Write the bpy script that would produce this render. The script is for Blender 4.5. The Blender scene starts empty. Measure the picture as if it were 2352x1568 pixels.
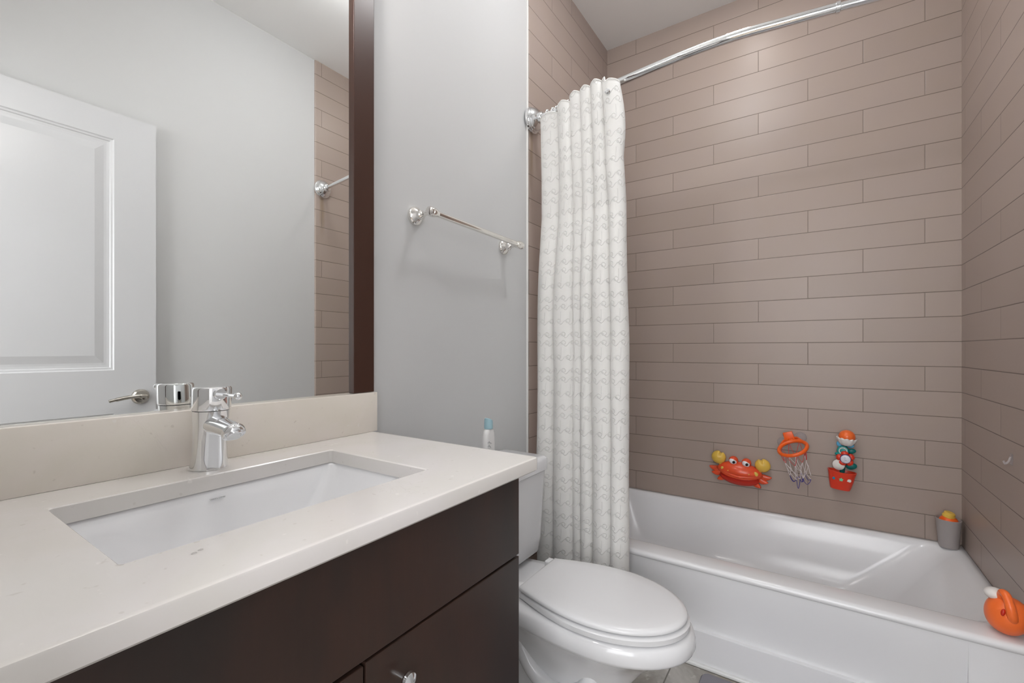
import bpy, bmesh, math, random
from mathutils import Vector, Matrix, noise
random.seed(7)
PI = math.pi
C = bpy.context.scene.collection
W, YB, CEIL = 1.4087, 2.3538, 2.729        # room width, back wall, ceiling height
CAMX, CAMZ = 0.94672, 1.085
TZ, TH = 1.11404, 0.096                     # one tile joint height, tile course height
TL, TO = 0.572, 0.5429                      # tile length, offset of the joints
ZC = 0.8778                                 # worktop height
YN = -0.05                                  # near wall face

# ------------------------------------------------------------------ node maths
class V:
    """a scalar socket with operators"""
    def __init__(s, nt, sock): s.nt, s.s = nt, sock
    def op(s, o, *a):
        n = s.nt.nodes.new('ShaderNodeMath'); n.operation = o
        for i, x in enumerate((s,) + a):
            if isinstance(x, V): s.nt.links.new(x.s, n.inputs[i])
            else: n.inputs[i].default_value = x
        return V(s.nt, n.outputs[0])
    def __add__(s, o): return s.op('ADD', o)
    def __sub__(s, o): return s.op('SUBTRACT', o)
    def __mul__(s, o): return s.op('MULTIPLY', o)
    def __truediv__(s, o): return s.op('DIVIDE', o)
    def floor(s): return s.op('FLOOR')
    def fract(s): return s.op('FRACT')
    def abs(s): return s.op('ABSOLUTE')
    def lt(s, o): return s.op('LESS_THAN', o)
    def gt(s, o): return s.op('GREATER_THAN', o)
    def min(s, o): return s.op('MINIMUM', o)
    def max(s, o): return s.op('MAXIMUM', o)
    def sin(s): return s.op('SINE')
    def sqrt(s): return s.op('SQRT')
    def mod(s, o): return s.op('FLOORED_MODULO', o)
    def smooth(s, a, b):
        n = s.nt.nodes.new('ShaderNodeMapRange'); n.interpolation_type = 'SMOOTHSTEP'
        s.nt.links.new(s.s, n.inputs[0]); n.inputs[1].default_value = a; n.inputs[2].default_value = b
        return V(s.nt, n.outputs[0])

def mat(name, col, rough=0.5, metal=0.0, spec=0.5, coat=0.0, sub=0.0, trans=0.0, emit=None, estr=0.0, alpha=1.0, ior=1.45):
    m = bpy.data.materials.new(name); m.use_nodes = True
    b = m.node_tree.nodes['Principled BSDF']
    b.inputs['Base Color'].default_value = (*col, 1)
    b.inputs['Roughness'].default_value = rough
    b.inputs['Metallic'].default_value = metal
    b.inputs['Specular IOR Level'].default_value = spec
    b.inputs['Coat Weight'].default_value = coat
    b.inputs['Coat Roughness'].default_value = 0.05
    b.inputs['Subsurface Weight'].default_value = sub
    b.inputs['Transmission Weight'].default_value = trans
    b.inputs['IOR'].default_value = ior
    b.inputs['Alpha'].default_value = alpha
    if emit: b.inputs['Emission Color'].default_value = (*emit, 1); b.inputs['Emission Strength'].default_value = estr
    return m
def bsdf(m): return m.node_tree.nodes['Principled BSDF']
def xyz(m, kind='Object', scale=None):
    nt = m.node_tree
    if kind == 'Position':
        g = nt.nodes.new('ShaderNodeNewGeometry'); src = g.outputs['Position']
    else:
        g = nt.nodes.new('ShaderNodeTexCoord'); src = g.outputs[kind]
    s = nt.nodes.new('ShaderNodeSeparateXYZ'); nt.links.new(src, s.inputs[0])
    return [V(nt, s.outputs[i]) for i in range(3)], src
def mixcol(m, fac, a, b):
    nt = m.node_tree; n = nt.nodes.new('ShaderNodeMix'); n.data_type = 'RGBA'
    if isinstance(fac, V): nt.links.new(fac.s, n.inputs[0])
    else: n.inputs[0].default_value = fac
    for k, x in ((6, a), (7, b)):
        if isinstance(x, (tuple, list)): n.inputs[k].default_value = (*x, 1)
        else: nt.links.new(x, n.inputs[k])
    return n.outputs[2]
def noise_tex(m, src, scale, detail=3, rough=0.5, dist=0.0):
    nt = m.node_tree; n = nt.nodes.new('ShaderNodeTexNoise')
    nt.links.new(src, n.inputs['Vector']); n.inputs['Scale'].default_value = scale
    n.inputs['Detail'].default_value = detail; n.inputs['Roughness'].default_value = rough
    n.inputs['Distortion'].default_value = dist
    return V(nt, n.outputs['Fac'])
def bump(m, h, dist=0.001, strength=1.0):
    nt = m.node_tree; n = nt.nodes.new('ShaderNodeBump')
    n.inputs['Strength'].default_value = strength; n.inputs['Distance'].default_value = dist
    nt.links.new(h.s, n.inputs['Height']); nt.links.new(n.outputs[0], bsdf(m).inputs['Normal'])
def setcol(m, sock): m.node_tree.links.new(sock, bsdf(m).inputs['Base Color'])

# ------------------------------------------------------------------ materials
def tile_mat(name, axis, off, flange_shade=None):
    m = mat(name, (.3, .25, .22), rough=0.36, spec=0.45)
    (x, y, z), src = xyz(m, 'Position')
    u = x if axis == 'x' else y
    kz = (z - TZ) / TH
    row = kz.floor()
    uu = (u - off - row.mod(3.0) * (TL / 3)) / TL
    col = uu.floor()
    fz = kz.fract(); fu = uu.fract()
    dz = fz.min(fz * -1 + 1) * TH
    du = fu.min(fu * -1 + 1) * TL
    d = dz.min(du)
    g = d.smooth(0.0006, 0.0016)                      # 0 in the joint, 1 on the tile
    nt = m.node_tree
    comb = nt.nodes.new('ShaderNodeCombineXYZ'); nt.links.new(row.s, comb.inputs[0]); nt.links.new(col.s, comb.inputs[1])
    wn = nt.nodes.new('ShaderNodeTexWhiteNoise'); wn.noise_dimensions = '2D'; nt.links.new(comb.outputs[0], wn.inputs[0])
    c1 = mixcol(m, V(nt, wn.outputs[0]), (.360, .289, .249), (.390, .316, .275))
    n1 = noise_tex(m, src, 9, 2)
    c2 = mixcol(m, n1.smooth(.35, .7) * 0.22, c1, (.37, .302, .283))
    if flange_shade:  # brown streak: shadow and reflection of the rod flange painted into the tile colour
        sy, sz = flange_shade
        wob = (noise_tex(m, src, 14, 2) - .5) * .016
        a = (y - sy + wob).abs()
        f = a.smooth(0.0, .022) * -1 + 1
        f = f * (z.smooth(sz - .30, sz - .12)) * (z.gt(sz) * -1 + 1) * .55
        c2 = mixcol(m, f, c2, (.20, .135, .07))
    jc = mixcol(m, dz.lt(du), (.205, .165, .142), (.125, .094, .078))
    setcol(m, mixcol(m, g, jc, c2))
    h = d.smooth(0.0004, 0.0026) + noise_tex(m, src, 2.2, 1) * .9
    bump(m, h, 0.0012, .55)
    return m
T_BACK = tile_mat('tile_back', 'x', TO)
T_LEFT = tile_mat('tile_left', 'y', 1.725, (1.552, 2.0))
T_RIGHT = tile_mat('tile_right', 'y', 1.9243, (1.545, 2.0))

WALLP = mat('wall_paint', (.585, .585, .583), rough=.55, spec=.25)
_, s_ = xyz(WALLP, 'Position'); bump(WALLP, noise_tex(WALLP, s_, 240, 2), .0006, .12)
CEILP = mat('ceiling_paint', (.90, .90, .895), rough=.8, spec=.2)
DOORP = mat('door_paint', (.58, .58, .588), rough=.28, spec=.5)
TRIMP = mat('trim_paint', (.72, .72, .71), rough=.35)
CAULK = mat('caulk', (.72, .71, .69), rough=.5)
PORC = mat('porcelain', (.71, .71, .72), rough=.09, spec=.55)
SEATM = mat('seat_plastic', (.70, .70, .708), rough=.2, spec=.5)
TUBM = mat('tub_acrylic', (.76, .76, .772), rough=.17, spec=.5)
CHROME = mat('chrome', (.86, .87, .88), rough=.05, metal=1)
CHROMEW = mat('polished_nickel', (.83, .81, .78), rough=.07, metal=1)
NICKEL = mat('brushed_nickel', (.52, .49, .44), rough=.26, metal=1)
MIRROR = mat('mirror_glass', (.93, .945, .935), rough=.0, metal=1)
DARK = mat('dark_gap', (.012, .008, .006), rough=.8)
BLACK = mat('black_plastic', (.012, .012, .014), rough=.25)
ORANGE = mat('orange_plastic', (.86, .125, .015), rough=.28, sub=.05)
ORANGE2 = mat('soft_orange_plastic', (.90, .17, .035), rough=.3, sub=.05)
RED = mat('red_plastic', (.68, .045, .018), rough=.28, sub=.04)
REDD = mat('deep_red_plastic', (.52, .022, .008), rough=.35)
REDC = mat('crab_red_plastic', (.74, .085, .028), rough=.26, sub=.04)
YELLOW = mat('yellow_plastic', (.72, .47, .08), rough=.33, sub=.05)
TEAL = mat('teal_plastic', (.0, .255, .235), rough=.28)
TEALD = mat('dark_teal_plastic', (.0, .15, .14), rough=.35)
SKYB = mat('sky_blue_plastic', (.12, .42, .66), rough=.35)
BLUE = mat('blue_plastic', (.0, .25, .42), rough=.3)
GREEN = mat('mint_plastic', (.18, .58, .32), rough=.35)
WHITEP = mat('white_plastic', (.74, .71, .68), rough=.35)
PURPLE = mat('purple_plastic', (.05, .02, .12), rough=.3)
GREYC = mat('grey_plastic', (.35, .32, .31), rough=.4)
REDCORD = mat('red_cord', (.62, .06, .06), rough=.6)
WHITECORD = mat('white_cord', (.72, .66, .66), rough=.6)
BLUECORD = mat('blue_cord', (.035, .03, .22), rough=.6)
CAPBLUE = mat('pale_blue_cap', (.34, .52, .58), rough=.35)
BOTTLEW = mat('bottle_white', (.76, .75, .74), rough=.3)
INK = mat('grey_ink', (.30, .31, .31), rough=.5)
INKL = mat('pale_grey_ink', (.58, .58, .585), rough=.4)
SUCK = mat('clear_plastic', (.82, .78, .80), rough=.15, trans=.6, ior=1.15, alpha=.45)
MATGREY = mat('bath_mat', (.22, .21, .235), rough=.95)
_, s_ = xyz(MATGREY, 'Position'); bump(MATGREY, noise_tex(MATGREY, s_, 500, 2), .002, .5)
DROP = mat('water', (1, 1, 1), rough=.0, trans=1, ior=1.33)
BULB = mat('bulb', (1, 1, 1), emit=(1, .965, .94), estr=112)
POT = mat('downlight_lens', (1, 1, 1), emit=(1, .95, .91), estr=54)
HALLFILL = mat('hall_fill', (1, 1, 1), emit=(.98, .97, 1.0), estr=20)
DULLM = mat('lamp_metal', (.6, .6, .6), rough=.2, metal=1)

# quartz worktop: warm ivory with faint flecks and veins
def quartz(name, a, b, vein):
    m = mat(name, a, rough=.16, spec=.5)
    _, src = xyz(m, 'Position')
    n1 = noise_tex(m, src, 6, 4, .6, .8)
    c = mixcol(m, n1.smooth(.35, .65), a, b)
    n2 = noise_tex(m, src, 11, 3, .55, 2.2)
    v = (n2 - .5).abs().smooth(.0, .012) * -1 + 1
    n3 = noise_tex(m, src, 5, 1)
    c = mixcol(m, v * n3.smooth(.62, .74) * .14, c, vein)
    n4 = noise_tex(m, src, 95, 1)
    c = mixcol(m, n4.smooth(.72, .80) * .22, c, vein)
    n5 = noise_tex(m, src, 60, 1)
    c = mixcol(m, n5.smooth(.74, .80) * .5, c, (.85, .82, .78))
    setcol(m, c); return m
QUARTZ = quartz('quartz', (.71, .68, .66), (.69, .665, .63), (.40, .35, .29))
QUARTZB = quartz('quartz_splash', (.82, .76, .70), (.79, .74, .66), (.33, .27, .21))

# espresso stained wood
WOOD = mat('espresso_wood', (.03, .02, .015), rough=.30, spec=.45)
(x_, y_, z_), s_ = xyz(WOOD, 'Position')
mp = WOOD.node_tree.nodes.new('ShaderNodeMapping'); WOOD.node_tree.links.new(s_, mp.inputs[0]); mp.inputs['Scale'].default_value = (3, 3, .8)
n_ = noise_tex(WOOD, mp.outputs[0], 2.6, 3, .5, .5)
c_ = mixcol(WOOD, n_.smooth(.3, .7), (.026, .019, .016), (.048, .024, .017))
mp2 = WOOD.node_tree.nodes.new('ShaderNodeMapping'); WOOD.node_tree.links.new(s_, mp2.inputs[0]); mp2.inputs['Scale'].default_value = (60, 60, 3)
n2_ = noise_tex(WOOD, mp2.outputs[0], 3, 3)
setcol(WOOD, mixcol(WOOD, n2_ * .35, c_, (.02, .013, .01)))

# travertine-like floor tiles
FLOORM = mat('floor_tile', (.4, .37, .33), rough=.35)
(x_, y_, z_), s_ = xyz(FLOORM, 'Position')
fx = ((x_ - .54) / .305).fract(); fy = ((y_ - 1.02) / .305).fract()
dd = (fx.min(fx * -1 + 1)).min(fy.min(fy * -1 + 1)) * .305
a_ = noise_tex(FLOORM, s_, 7, 5, .62, .6)
cc = mixcol(FLOORM, a_.smooth(.35, .65), (.27, .25, .22), (.46, .44, .41))
b_ = noise_tex(FLOORM, s_, 38, 3)
cc = mixcol(FLOORM, b_.smooth(.55, .7) * .5, cc, (.60, .585, .56))
d_ = noise_tex(FLOORM, s_, 3.1, 2)
cc = mixcol(FLOORM, d_.smooth(.52, .62) * .6, cc, (.40, .335, .26))
setcol(FLOORM, mixcol(FLOORM, dd.smooth(.0015, .003), (.16, .15, .13), cc))
HALLF = mat('hall_floor', (.30, .22, .15), rough=.4)

# shower curtain: white cloth with embossed loops
CURT = mat('curtain_cloth', (.84, .83, .805), rough=.85, spec=.15)
(u_, v_, w_), s_ = xyz(CURT, 'UV')
PX, PZ = .036, .137
h_ = None
for k, v0 in enumerate((.012, .044, .094)):
    vv = ((v_ / PZ).fract() * PZ) - v0
    ph = (u_ / PX + (.5 if k == 2 else .0)).fract() - .5
    du_ = ph.abs() * PX
    ring = ((du_ * du_ + (vv - .003) * (vv - .003)).sqrt() - .0075).abs().smooth(.0, .0022) * -1 + 1
    wave = (vv + .003 - (((u_ / PX + (.5 if k == 2 else 0)) * (2 * PI)).sin() * .0075)).abs().smooth(.0, .0020) * -1 + 1
    e = ring.max(wave)
    h_ = e if h_ is None else h_.max(e)
bar = (((u_ / PX).fract() - .25).abs() * PX).smooth(.0, .0015) * -1 + 1
gate = ((v_ / PZ).fract() - .83).abs().lt(.13)
h_ = h_.max(bar * gate * .7)
weave = noise_tex(CURT, s_, 900, 1)
bump(CURT, h_ + weave * .08, .0015, .9)
nt = CURT.node_tree
tr = nt.nodes.new('ShaderNodeBsdfTranslucent'); tr.inputs[0].default_value = (.86, .83, .76, 1)
mx = nt.nodes.new('ShaderNodeMixShader'); mx.inputs[0].default_value = .08
out = nt.nodes['Material Output']
nt.links.new(bsdf(CURT).outputs[0], mx.inputs[1]); nt.links.new(tr.outputs[0], mx.inputs[2]); nt.links.new(mx.outputs[0], out.inputs[0])

# ------------------------------------------------------------------ object helpers
ORG = {}
def thing(name, label, cat, loc, group=None):
    o = bpy.data.objects.new(name, None); C.objects.link(o)
    o.empty_display_size = .02; o.location = loc; o['label'] = label; o['category'] = cat
    if group: o['group'] = group
    ORG[o.name] = Vector(loc)
    return o
def obj(name, bm, m, parent=None, smooth=True, label=None, sharp=35, loc=None):
    """bm is in world coordinates; loc is the origin of a top-level mesh"""
    org = ORG[parent.name] if parent else Vector(loc or (0, 0, 0))
    bmesh.ops.remove_doubles(bm, verts=bm.verts, dist=1e-6)
    bmesh.ops.recalc_face_normals(bm, faces=bm.faces)
    for v in bm.verts: v.co -= org
    me = bpy.data.meshes.new(name); bm.to_mesh(me); bm.free()
    for p in me.polygons: p.use_smooth = smooth
    if smooth and sharp: me.set_sharp_from_angle(angle=math.radians(sharp))
    me.materials.append(m)
    o = bpy.data.objects.new(name, me); C.objects.link(o)
    if parent: o.parent = parent
    else: o.location = org
    ORG[o.name] = org
    if label: o['label'] = label
    return o
def tag(o, label, cat, group=None):
    o['label'] = label; o['category'] = cat
    if group: o['group'] = group
    return o
def struct(name, bm, m, parent=None, smooth=False, **k):
    o = obj(name, bm, m, parent, smooth=smooth, **k)
    if not parent: o['kind'] = 'structure'
    return o
def B(): return bmesh.new()
def box(bm, x0, x1, y0, y1, z0, z1, bev=0, seg=2):
    vs = [bm.verts.new((x, y, z)) for x in (x0, x1) for y in (y0, y1) for z in (z0, z1)]
    fs = [bm.faces.new([vs[i] for i in q]) for q in ((0, 1, 3, 2), (4, 6, 7, 5), (0, 4, 5, 1), (2, 3, 7, 6), (0, 2, 6, 4), (1, 5, 7, 3))]
    if bev:
        es = list({e for f in fs for e in f.edges})
        bmesh.ops.bevel(bm, geom=es, offset=bev, segments=seg, profile=.5, affect='EDGES')
    return bm
def frame(d):
    d = Vector(d).normalized(); u = d.orthogonal().normalized(); return u, d.cross(u)
def loft(bm, loops, cap0=True, cap1=True, closed=True):
    rs = [[bm.verts.new(p) for p in L] for L in loops]
    n = len(rs[0])
    for a, b in zip(rs, rs[1:]):
        for i in range(n if closed else n - 1):
            j = (i + 1) % n
            bm.faces.new((a[i], a[j], b[j], b[i]))
    if closed and cap0: bm.faces.new(rs[0][::-1])
    if closed and cap1: bm.faces.new(rs[-1])
    return rs
def lathe(bm, o, d, prof, n=32, cap=True):
    """prof: (distance along d, radius)"""
    o = Vector(o); d = Vector(d).normalized(); u, w = frame(d)
    loops = [[o + d * t + (u * math.cos(2 * PI * i / n) + w * math.sin(2 * PI * i / n)) * max(r, 1e-5) for i in range(n)] for t, r in prof]
    loft(bm, loops, cap, cap); return bm
def tube(bm, pts, r, n=12, closed=False):
    pts = [Vector(p) for p in pts]; N = len(pts)
    rr = r if isinstance(r, (list, tuple)) else [r] * N
    T = []
    for i in range(N):
        a = pts[(i - 1) % N] if (closed or i > 0) else pts[i]
        b = pts[(i + 1) % N] if (closed or i < N - 1) else pts[i]
        T.append((b - a).normalized())
    u = T[0].orthogonal().normalized(); loops = []
    for i in range(N):
        u = (u - T[i] * u.dot(T[i])).normalized(); w = T[i].cross(u)
        loops.append([pts[i] + (u * math.cos(2 * PI * k / n) + w * math.sin(2 * PI * k / n)) * rr[i] for k in range(n)])
    if closed:
        # keep the seam aligned
        loops.append(loops[0]); loft(bm, loops, False, False)
    else: loft(bm, loops)
    return bm
def ell(bm, c, r, n=24, m=14, M=None, f=None):
    """ellipsoid; f(unit vector) -> scale; M rotates about the centre"""
    c = Vector(c); rows = []
    for j in range(m + 1):
        th = PI * j / m; row = []
        for i in range(n):
            a = 2 * PI * i / n
            v = Vector((math.sin(th) * math.cos(a), math.sin(th) * math.sin(a), math.cos(th)))
            s = f(v) if f else 1
            p = Vector((v.x * r[0], v.y * r[1], v.z * r[2])) * s
            if M: p = M @ p
            row.append(c + p)
        rows.append(row)
    loft(bm, rows); return bm
def rrect(x0, x1, y0, y1, r, z, n=8):
    """rounded rectangle loop, 4n points"""
    out = []
    r = max(min(r, (x1 - x0) / 2 - 1e-4, (y1 - y0) / 2 - 1e-4), 1e-4)
    for cx, cy, a0 in ((x1 - r, y1 - r, 0), (x0 + r, y1 - r, PI / 2), (x0 + r, y0 + r, PI), (x1 - r, y0 + r, 1.5 * PI)):
        for i in range(n):
            a = a0 + PI / 2 * i / (n - 1)
            out.append(Vector((cx + r * math.cos(a), cy + r * math.sin(a), z)))
    return out
def spline(P, n=10, closed=False):
    P = [Vector(p) for p in P]; out = []; N = len(P)
    for i in range(N if closed else N - 1):
        g = (lambda k: P[k % N]) if closed else (lambda k: P[max(0, min(N - 1, k))])
        a, b, c, d = g(i - 1), g(i), g(i + 1), g(i + 2)
        for k in range(n):
            t = k / n
            out.append(.5 * ((2 * b) + (c - a) * t + (2 * a - 5 * b + 4 * c - d) * t * t + (3 * b - a - 3 * c + d) * t ** 3))
    if not closed: out.append(P[-1])
    return out
def prism(bm, poly, z0, z1, M=None, bev=0):
    """poly in local xy, extruded along local z, M to world"""
    M = M or Matrix()
    a = [bm.verts.new(M @ Vector((x, y, z0))) for x, y in poly]
    b = [bm.verts.new(M @ Vector((x, y, z1))) for x, y in poly]
    n = len(a); fs = [bm.faces.new(a[::-1]), bm.faces.new(b)]
    for i in range(n): bm.faces.new((a[i], a[(i + 1) % n], b[(i + 1) % n], b[i]))
    if bev:
        bmesh.ops.bevel(bm, geom=list(fs[1].edges), offset=bev, segments=3, profile=.5, affect='EDGES')
    return bm
def copy_tree(o, parent=None):
    c = o.copy(); C.objects.link(c)
    if parent: c.parent = parent
    for ch in list(o.children): copy_tree(ch, c)
    return c

# ------------------------------------------------------------------ the room
HY = -1.75                                   # far end of the hall behind the doorway
struct('floor', box(B(), -.3, W + .3, YN - .13, YB + .1, -.05, 0), FLOORM)
struct('ceiling', box(B(), -.1, W + .1, YN - .13, YB + .1, CEIL, CEIL + .1), CEILP)
struct('wall_left', box(B(), -.12, -.006, YN - .13, YB + .1, 0, CEIL), WALLP)
struct('wall_back', box(B(), -.1, W + .1, YB, YB + .1, 0, CEIL), T_BACK)
struct('wall_right', box(B(), W + .006, W + .12, YN - .13, YB + .1, 0, CEIL), WALLP)
# tile cladding with a rounded front edge, standing a few millimetres off the paint
def clad(name, xp, xf, ys, m):
    bm = B(); s = 1 if xf > xp else -1
    prof = [(xp, ys)] + [(xf - s * .008 * (1 - math.sin(a)), ys + .010 * (1 - math.cos(a))) for a in [PI / 2 * k / 6 for k in range(7)]] + [(xf, YB), (xp, YB)]
    loft(bm, [[Vector((x, y, 0)) for x, y in prof], [Vector((x, y, CEIL)) for x, y in prof]])
    return struct(name, bm, m, smooth=True)
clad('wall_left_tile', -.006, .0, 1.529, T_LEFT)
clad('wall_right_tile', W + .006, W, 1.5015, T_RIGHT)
bm = B(); tube(bm, [(-.004, 1.5275, 0), (-.004, 1.5275, CEIL)], .0045, 8); struct('trim_1', bm, CAULK, smooth=True)
# near wall with the doorway the camera stands in
DX0, DX1, DZ1 = .625, 1.372, 2.04
bm = B(); box(bm, -.12, DX0, YN - .12, YN, 0, CEIL); box(bm, DX1, W + .12, YN - .12, YN, 0, CEIL); box(bm, DX0, DX1, YN - .12, YN, DZ1, CEIL)
struct('wall_front', bm, WALLP)
bm = B(); box(bm, DX0 - .06, DX0, YN, YN + .012, 0, DZ1 + .06, .003); box(bm, DX0, DX1, YN, YN + .012, DZ1, DZ1 + .06, .003)
struct('trim_2', bm, TRIMP)
bm = B(); box(bm, .0 - .006, .008, .78, 1.52, 0, .1, .003); struct('baseboard_left', bm, TRIMP)
bm = B(); box(bm, W - .006, W + .006, .0, 1.50, 0, .1, .003); struct('baseboard_right', bm, TRIMP)
# the hall beyond the doorway
struct('floor_hall', box(B(), -.8, 2.4, HY, YN - .13, -.05, -.001), HALLF)
struct('ceiling_hall', box(B(), -.8, 2.4, HY, YN - .13, 2.6, 2.7), CEILP)
struct('wall_hall_back', box(B(), -.8, 2.4, HY - .1, HY, 0, 2.6), WALLP)
struct('wall_hall_left', box(B(), -.9, -.8, HY, YN - .12, 0, 2.6), WALLP)
struct('wall_hall_right', box(B(), 2.4, 2.5, HY, YN - .12, 0, 2.6), WALLP)
bm = B(); box(bm, -.8, -.12, YN - .13, YN - .03, 0, 2.6); box(bm, W + .12, 2.4, YN - .13, YN - .03, 0, 2.6)
struct('wall_hall_front', bm, WALLP)

# glowing pane framed like a window, added behind the camera as soft fill
FILLP = mat('fill_window_glow', (1, 1, 1), emit=(.96, .975, 1.0), estr=6.3)
bm = B(); box(bm, -.6, 2.25, HY, HY + .02, .75, 2.25); fill_pane = struct('fill_window_1', bm, FILLP)
bm = B()
for q in ((-.67, -.6, .68, 2.32), (2.25, 2.32, .68, 2.32), (-.6, 2.25, .68, .75), (-.6, 2.25, 2.25, 2.32), (.33, .37, .75, 2.25), (1.28, 1.32, .75, 2.25)): box(bm, q[0], q[1], HY, HY + .04, q[2], q[3])
obj('fill_window_frame', bm, TRIMP, fill_pane, smooth=False)
# door, swung open flat in front of the right wall
DXF, DXB = W - .045, W - .012
dY0, dY1, dZ1 = -.02, .7434, 2.025
bm = B()
def door_face(bm, yy0, yy1, zz0, zz1):
    """moulded panel: nested rectangles stepping in and out of the slab face"""
    steps = [(0, 0), (.004, .0035), (.010, .0045), (.013, .0075), (.022, .0085), (.030, .0085), (.058, .0030), (.062, .0030)]
    return [[Vector((DXF + d, yy0 + i, zz0 + i)), Vector((DXF + d, yy1 - i, zz0 + i)), Vector((DXF + d, yy1 - i, zz1 - i)), Vector((DXF + d, yy0 + i, zz1 - i))] for i, d in steps]
panels = [(dY0 + .125, .6066, 1.0018, 1.9187), (dY0 + .125, .6066, .22, .83)]
ysd = [dY0, panels[0][0], panels[0][1], dY1]; zsd = [.008, .22, .83, 1.0018, 1.9187, dZ1]
for i in range(3):
    for j in range(5):
        if i == 1 and j in (1, 3): continue
        bm.faces.new([bm.verts.new((DXF, y, z)) for y, z in ((ysd[i], zsd[j]), (ysd[i + 1], zsd[j]), (ysd[i + 1], zsd[j + 1]), (ysd[i], zsd[j + 1]))])
q = [(ysd[0], zsd[0]), (ysd[3], zsd[0]), (ysd[3], zsd[5]), (ysd[0], zsd[5])]
A_ = [Vector((DXF, y, z)) for y, z in q]; D_ = [Vector((DXB, y, z)) for y, z in q]
loft(bm, [A_, D_], cap0=False)
door = struct('door_1', bm, DOORP)
for p in panels:
    b2 = B(); loft(b2, door_face(b2, *p), cap0=False)
    obj('door_panel', b2, DOORP, door, smooth=False)
b2 = B(); hz, hy = .890, .690
lathe(b2, (DXF, hy, hz), (-1, 0, 0), [(0, .031), (.003, .031), (.008, .029), (.013, .024), (.015, .012), (.040, .0115), (.050, .012), (.054, .0105), (.056, .006)])
han = obj('door_handle', b2, NICKEL, door)
b2 = B(); pts = spline([(DXF - .047, hy + .006, hz + .002), (DXF - .050, hy - .02, hz + .006), (DXF - .052, hy - .055, hz + .004), (DXF - .050, hy - .09, hz - .002), (DXF - .046, hy - .112, hz - .007)], 8)
tube(b2, pts, [.0095] * 8 + [.0075] * 17 + [.006] * 7 + [.004], 12)
obj('lever', b2, NICKEL, han)

# ------------------------------------------------------------------ lamps
fx = thing('vanity_light', 'three globe vanity light fixed to the wall above the mirror', 'lamp', (0, .32, 2.27))
b = B(); box(b, -.006,   .016, .10, .54, 2.23, 2.31, .006); obj('back_plate', b, DULLM, fx)
for yy in (.27, .36, .45):
    b = B(); tube(b, spline([(.012, yy, 2.27), (.08, yy, 2.275), (.13, yy, 2.262)], 6), .008, 12); lathe(b, (.13, yy, 2.268), (0, 0, -1), [(0, .018), (.03, .02)]); obj('lamp_arm', b, DULLM, fx)
    b = B(); ell(b, (.13, yy, 2.205), (.030, .030, .030)); obj('bulb', b, BULB, fx)
def downlight(x, y, z, r, m, label, name='recessed_ceiling_light'):
    t = thing(name, label, 'lamp', (x, y, z))
    b = B(); lathe(b, (x, y, z + .001), (0, 0, -1), [(0, r + .022), (.004, r + .022), (.006, r + .016), (.004, r + .002), (0, r)], 40, cap=False); obj('trim_ring', b, TRIMP, t)
    b = B(); lathe(b, (x, y, z - .0015), (0, 0, 1), [(0, r), (.001, r)], 40); obj('lens', b, m, t)
downlight(.69, 1.90, CEIL, .058, POT, 'round recessed downlight in the ceiling over the bathtub')
downlight(1.0, -.85, 2.6, .26, HALLFILL, 'wide round fill light added in the hall behind the doorway', 'hall_fill_light')  # unseen hall disc, added to fill the room through the doorway

DOME = mat('dome_glass', (1, 1, 1), emit=(.97, .985, 1.0), estr=38)
t = thing('ceiling_light', 'round opal glass ceiling lamp in the middle of the bathroom ceiling', 'lamp', (.60, 1.30, CEIL))
b = B(); lathe(b, (.60, 1.30, CEIL + .001), (0, 0, -1), [(0, .125), (.012, .128), (.016, .120)], 48); obj('lamp_base', b, DULLM, t)
b = B(); lathe(b, (.60, 1.30, CEIL - .014), (0, 0, -1), [(0, .118), (.04, .117), (.065, .100), (.083, .065), (.092, .03), (.094, .001)], 48); obj('glass_dome', b, DOME, t)

# ------------------------------------------------------------------ vanity
FX = .476            # front faces of the doors
van = thing('vanity_cabinet', 'dark espresso wood vanity cabinet under the ivory quartz worktop', 'cabinet', (.24, .35, 0))
b = B()
for q in ((-.006, .0, YN + .01, .7275, .09, .852), (.0, FX - .02, YN + .01, YN + .028, .09, .852), (.0, FX - .02, .7095, .7275, .09, .852), (.0, FX - .02, YN + .028, .7095, .09, .108), (FX - .035, FX - .02, YN + .028, .7095, .66, .70), (FX - .035, FX - .02, .355, .382, .108, .66)):
    box(b, *q)
obj('body', b, WOOD, van, smooth=False)
b = B(); box(b, .0, FX - .06, YN + .01, .725, 0, .09); obj('toe_kick', b, WOOD, van, smooth=False)
def front(name, y0, y1, z0, z1):
    b = B(); box(b, FX - .019, FX, y0, y1, z0, z1, .0012, 2); return obj(name, b, WOOD, van, smooth=False)
front('drawer_front', YN + .012, .7265, .6925, .8500)
for y0, y1, ky in ((YN + .012, .3665, .312), (.3705, .7265, .4265)):
    zt = .6885 if y0 > .2 else .6865
    d = front('door', y0, y1, .092, zt)
    b = B(); lathe(b, (FX, ky, .6395), (1, 0, 0), [(0, .005), (.010, .005), (.013, .009), (.017, .0115), (.021, .0105), (.024, .006), (.025, .001)]); obj('knob', b, CHROME, d)

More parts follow.
